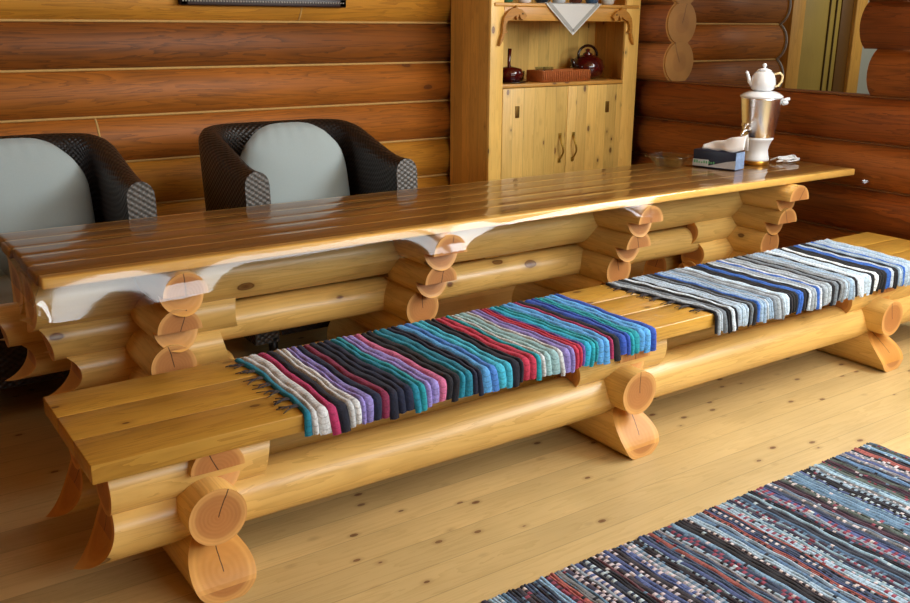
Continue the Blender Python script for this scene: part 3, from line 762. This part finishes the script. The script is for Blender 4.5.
# crockery on the upper shelf, mostly cut off by the top of the photo
cols = [('#2f6b4a', 'green'), ('#e4e4e4', 'white'), ('#20242c', 'black'), ('#c9ced2', 'pale grey'), ('#5a2a1a', 'brown'), ('#3c5a7a', 'blue'), ('#dcdcd4', 'cream')]
for k, (c, nm) in enumerate(cols):
    x = 3.08+.135*k
    if 3.25 < x < 3.76: zz = 1.596
    else: zz = 1.5925
    g = MB(); g.lathe([(.028, 0), (.04, .01), (.048, .09), (.044, .09), (.036, .012), (0, .01)], 22)
    mk = plain('cup '+nm, c, .2, coat=.4)
    root = thing('cup', nm+' cup on the upper cupboard shelf above the fish carvings', 'cup', (x, 2.385, zz), 0, 'cups on the upper cupboard shelf')
    g.build('bowl', mk, root)
    h = MB(); h.tube([(.045, 0, .07), (.07, 0, .065), (.072, 0, .04), (.045, 0, .025)], .005, 8); h.build('handle', mk, root)

# ------------------------------------------------------------------ picture on the back wall
pic = thing('picture_frame', 'dark framed picture hung on the log wall, cut by the top of the photo', 'picture', (1.70, 2.70, 1.556))
mb = MB()
for (a, b, c_, d_) in ((-.475, .475, 0, .045), (-.475, .475, .60, .645), (-.475, -.43, 0, .645), (.43, .475, 0, .645)): mb.box(a, b, -.02, .016, c_, d_, .006)
mb.build('frame', M['frame_dark'], pic)
mb = MB()
for k in range(60): mb.box(-.465+.93*k/60, -.465+.93*k/60+.009, -.024, -.019, .018, .027, .002)
o = mb.build('beading', M['frame_lip'], pic)
mb = MB(); mb.box(-.43, .43, 0, .01, .045, .60); mb.build('canvas', M['picture'], pic)

# ------------------------------------------------------------------ on the table
ZT = .7555
sam = thing('samovar', 'steel electric samovar with white base near the far end of the table', 'samovar', (3.790, 1.060, ZT))
mb = MB(); mb.lathe([(.072, 0), (.072, .020), (.068, .022)], 32); mb.build('foot', M['gold'], sam)
mb = MB(); mb.lathe([(.070, .021), (.070, .03), (.064, .05), (.060, .075), (.064, .10), (.076, .128), (.082, .135), (.082, .142), (.02, .142)], 36); mb.build('base', M['white_plastic'], sam)
mb = MB(); mb.lathe([(.079, .141), (.082, .15), (.096, .26), (.106, .345), (.107, .355), (.02, .357)], 40); mb.build('body', M['steel'], sam)
mb = MB(); mb.lathe([(.107, .352), (.112, .357), (.110, .364), (.092, .376), (.068, .386), (.02, .387)], 40); mb.build('lid', M['white_china'], sam)
for a in (-35,):
    a = math.radians(a); m_ = MB(); ca, sa = cos(a), sin(a)
    def pt(r, t, z): return (r*ca-t*sa, r*sa+t*ca, z)
    m_.tube([pt(.105, -.035, .325), pt(.126, -.03, .328), pt(.134, 0, .33), pt(.126, .03, .328), pt(.105, .035, .325)], .011, 10)
    m_.tube([pt(.1, 0, .335), pt(.13, 0, .343), pt(.15, 0, .347)], .009, 8)
    m_.build('handle', M['white_plastic'], sam)
a = math.radians(182); ca, sa = cos(a), sin(a)
mb = MB(); mb.tube([(ca*r_, sa*r_, z) for r_, z in ((.08, .185), (.115, .185), (.135, .175), (.14, .15))], .010, 10); mb.tube([(ca*.118, sa*.118, .185), (ca*.118, sa*.118, .215)], .006, 8)
mb.tube([(ca*.118-.02*sa, sa*.118+.02*ca, .217), (ca*.118+.02*sa, sa*.118-.02*ca, .217)], .007, 8); mb.build('tap', M['chrome'], sam)
tp = thing('teapot', 'white china teapot sitting on top of the steel samovar', 'teapot', (3.790, 1.060, ZT+.388))
mb = MB(); mb.lathe([(.052, 0), (.066, .012), (.073, .04), (.069, .072), (.056, .100), (.044, .113)], 36); mb.build('body', M['white_china'], tp)
mb = MB(); mb.lathe([(.046, .1135), (.034, .124), (.010, .130), (.007, .134), (.014, .144), (.010, .155), (0, .158)], 28); mb.build('lid', M['white_china'], tp)
a = math.radians(144); ca, sa = cos(a), sin(a)
mb = MB(); mb.tube([(ca*r_, sa*r_, z) for r_, z in ((.060, .035), (.080, .055), (.088, .08), (.097, .103), (.104, .110))], [.018, .013, .010, .009, .009], 10); mb.build('spout', M['white_china'], tp)
mb = MB(); mb.tube([(-ca*r_, -sa*r_, z) for r_, z in ((.062, .095), (.095, .103), (.112, .085), (.108, .055), (.092, .03), (.066, .025))], .007, 10); mb.build('handle', M['cream'], tp)
tp.scale = (.90, .90, .90)
# tissue box
bx = thing('tissue_box', 'navy and pale printed tissue box in front of the steel samovar', 'box', (3.505, 1.075, ZT), math.radians(-75.5))
mb = MB(); mb.box(-.12, .12, -.052, .052, 0, .092, .003); mb.build('carton', M['navy'], bx)
mb = MB(); mb.box(-.1202, -.03, -.0535, -.0515, .006, .042, .0005)
mb.prism([(-.03, .006), (.119, .006), (.119, .05), (.07, .04), (-.03, .012)], -.0535, -.0515); mb.build('printed_band', M['greyprint'], bx)
mb = MB(); mb.box(.1195, .1215, -.051, .051, .002, .090, .0005); mb.build('end_print', M['bluecard'], bx)
mb = MB(); rnd = random.Random(2)
for k in range(9): mb.box(-.112+.0135*k, -.104+.0135*k, -.0545, -.0533, .022, .030+rnd.uniform(0, .008), .0004)
mb.build('green_print', M['green'], bx)
# tissue pulled out of the box, a limp fold lying along the top
def tis(u, v):
    a = 2*u-1; w = .042*(1-.45*abs(a-.2))*(1+.15*sin(9*u))
    return (-.09+.235*u, (v-.5)*2*w+.010*sin(7*u), .094+(.022+.062*u**.9)*(1-abs(2*v-1)**1.8)+.004*sin(14*u+9*v)*(.3+u)+.03*max(0, u-.75))
mb = MB(); mb.grid(tis, 26, 14); o = mb.build('tissue', M['tissue'], bx)
sd = o.modifiers.new('thick', 'SOLIDIFY'); sd.thickness = .0015
# glass bowl
bw = thing('glass_bowl', 'square clear glass bowl beside the tissue box on the table', 'bowl', (3.295, 1.225, ZT), math.radians(20))
def sq(r, z, n=40):
    P = []
    for k in range(n):
        a = 2*pi*k/n; q = (abs(cos(a))**5+abs(sin(a))**5)**(-1/5); P.append((r*q*cos(a), r*q*sin(a), z))
    return P
prof = [(.0, .0), (.05, .0), (.058, .006), (.092, .055), (.108, .06), (.108, .064), (.089, .060), (.052, .010), (.0, .008)]
V = []; F = []; n = 40
for r_, z in prof: V += sq(max(r_, .0005), z, n)
for i in range(len(prof)-1):
    for k in range(n): F.append((i*n+k, i*n+(k+1) % n, (i+1)*n+(k+1) % n, (i+1)*n+k))
mb = MB(); mb.add(V, F, 0, True); mb.build('bowl', M['glass'], bw)
# samovar lead, coiled beside the base
mb = MB(); P = []
for k in range(70):
    t = k/69; a = 2*pi*2.4*t; r_ = .055+.012*sin(5*a); P.append((3.985+r_*1.25*cos(a)*(1-.15*t), .995+r_*.7*sin(a), ZT+.006+.010*(1+sin(a*1.5+1))*.9+.008*t))
P = [(3.905, 1.05, ZT+.012), (3.94, 1.02, ZT+.03)]+P
mb.tube(P, .0048, 8)
cord = mb.build('power_cord', M['white_plastic']); tag(cord, 'white power cord coiled beside the white samovar base', 'cord')
mb = MB(); e = P[-1]; mb.tube([e, (e[0]+.02, e[1]-.012, e[2]), (e[0]+.045, e[1]-.03, e[2])], [.008, .014, .014], 10); mb.build('plug', M['white_plastic'], cord)

# ------------------------------------------------------------------ light: daylight through windows, seen only as light, plus an added left fill
def area(name, loc, target, sx, sy, power, col):
    l = bpy.data.lights.new(name, 'AREA'); l.shape = 'RECTANGLE'; l.size = sx; l.size_y = sy; l.energy = power; l.color = col
    o = bpy.data.objects.new(name, l); COL.objects.link(o); o.location = loc
    d = Vector(target)-Vector(loc); o.rotation_euler = d.to_track_quat('-Z', 'Y').to_euler(); return o
area('window_light_front', (2.4, -3.9, 2.1), (2.3, .6, .9), 3.5, 1.0, 85, (.9, .98, 1))
area('window_light_side', (4.08, -1.2, 1.95), (1.0, -1.1, .9), 3.6, 1.8, 280, (.92, .98, 1))
area('fill_light_left', (-1.95, 1.7, 1.9), (2.6, 2.35, 1.1), 1.2, 1.0, 6, (.92, .98, 1)).data.spread = math.radians(70)  # added fill to lift the dark cupboard side, no known window here
area('hall_light', (6.6, .9, 2.3), (6.2, 2.3, 1.2), 1.0, 1.0, 14, (1, .95, .82))
w = bpy.data.worlds.new('world'); S.world = w; w.use_nodes = True
w.node_tree.nodes['Background'].inputs[0].default_value = (.9, .86, .8, 1); w.node_tree.nodes['Background'].inputs[1].default_value = .09
S.view_settings.view_transform = 'Standard'; S.view_settings.look = 'None'; S.view_settings.exposure = .1; S.view_settings.gamma = 1; S.view_settings.use_curve_mapping = False
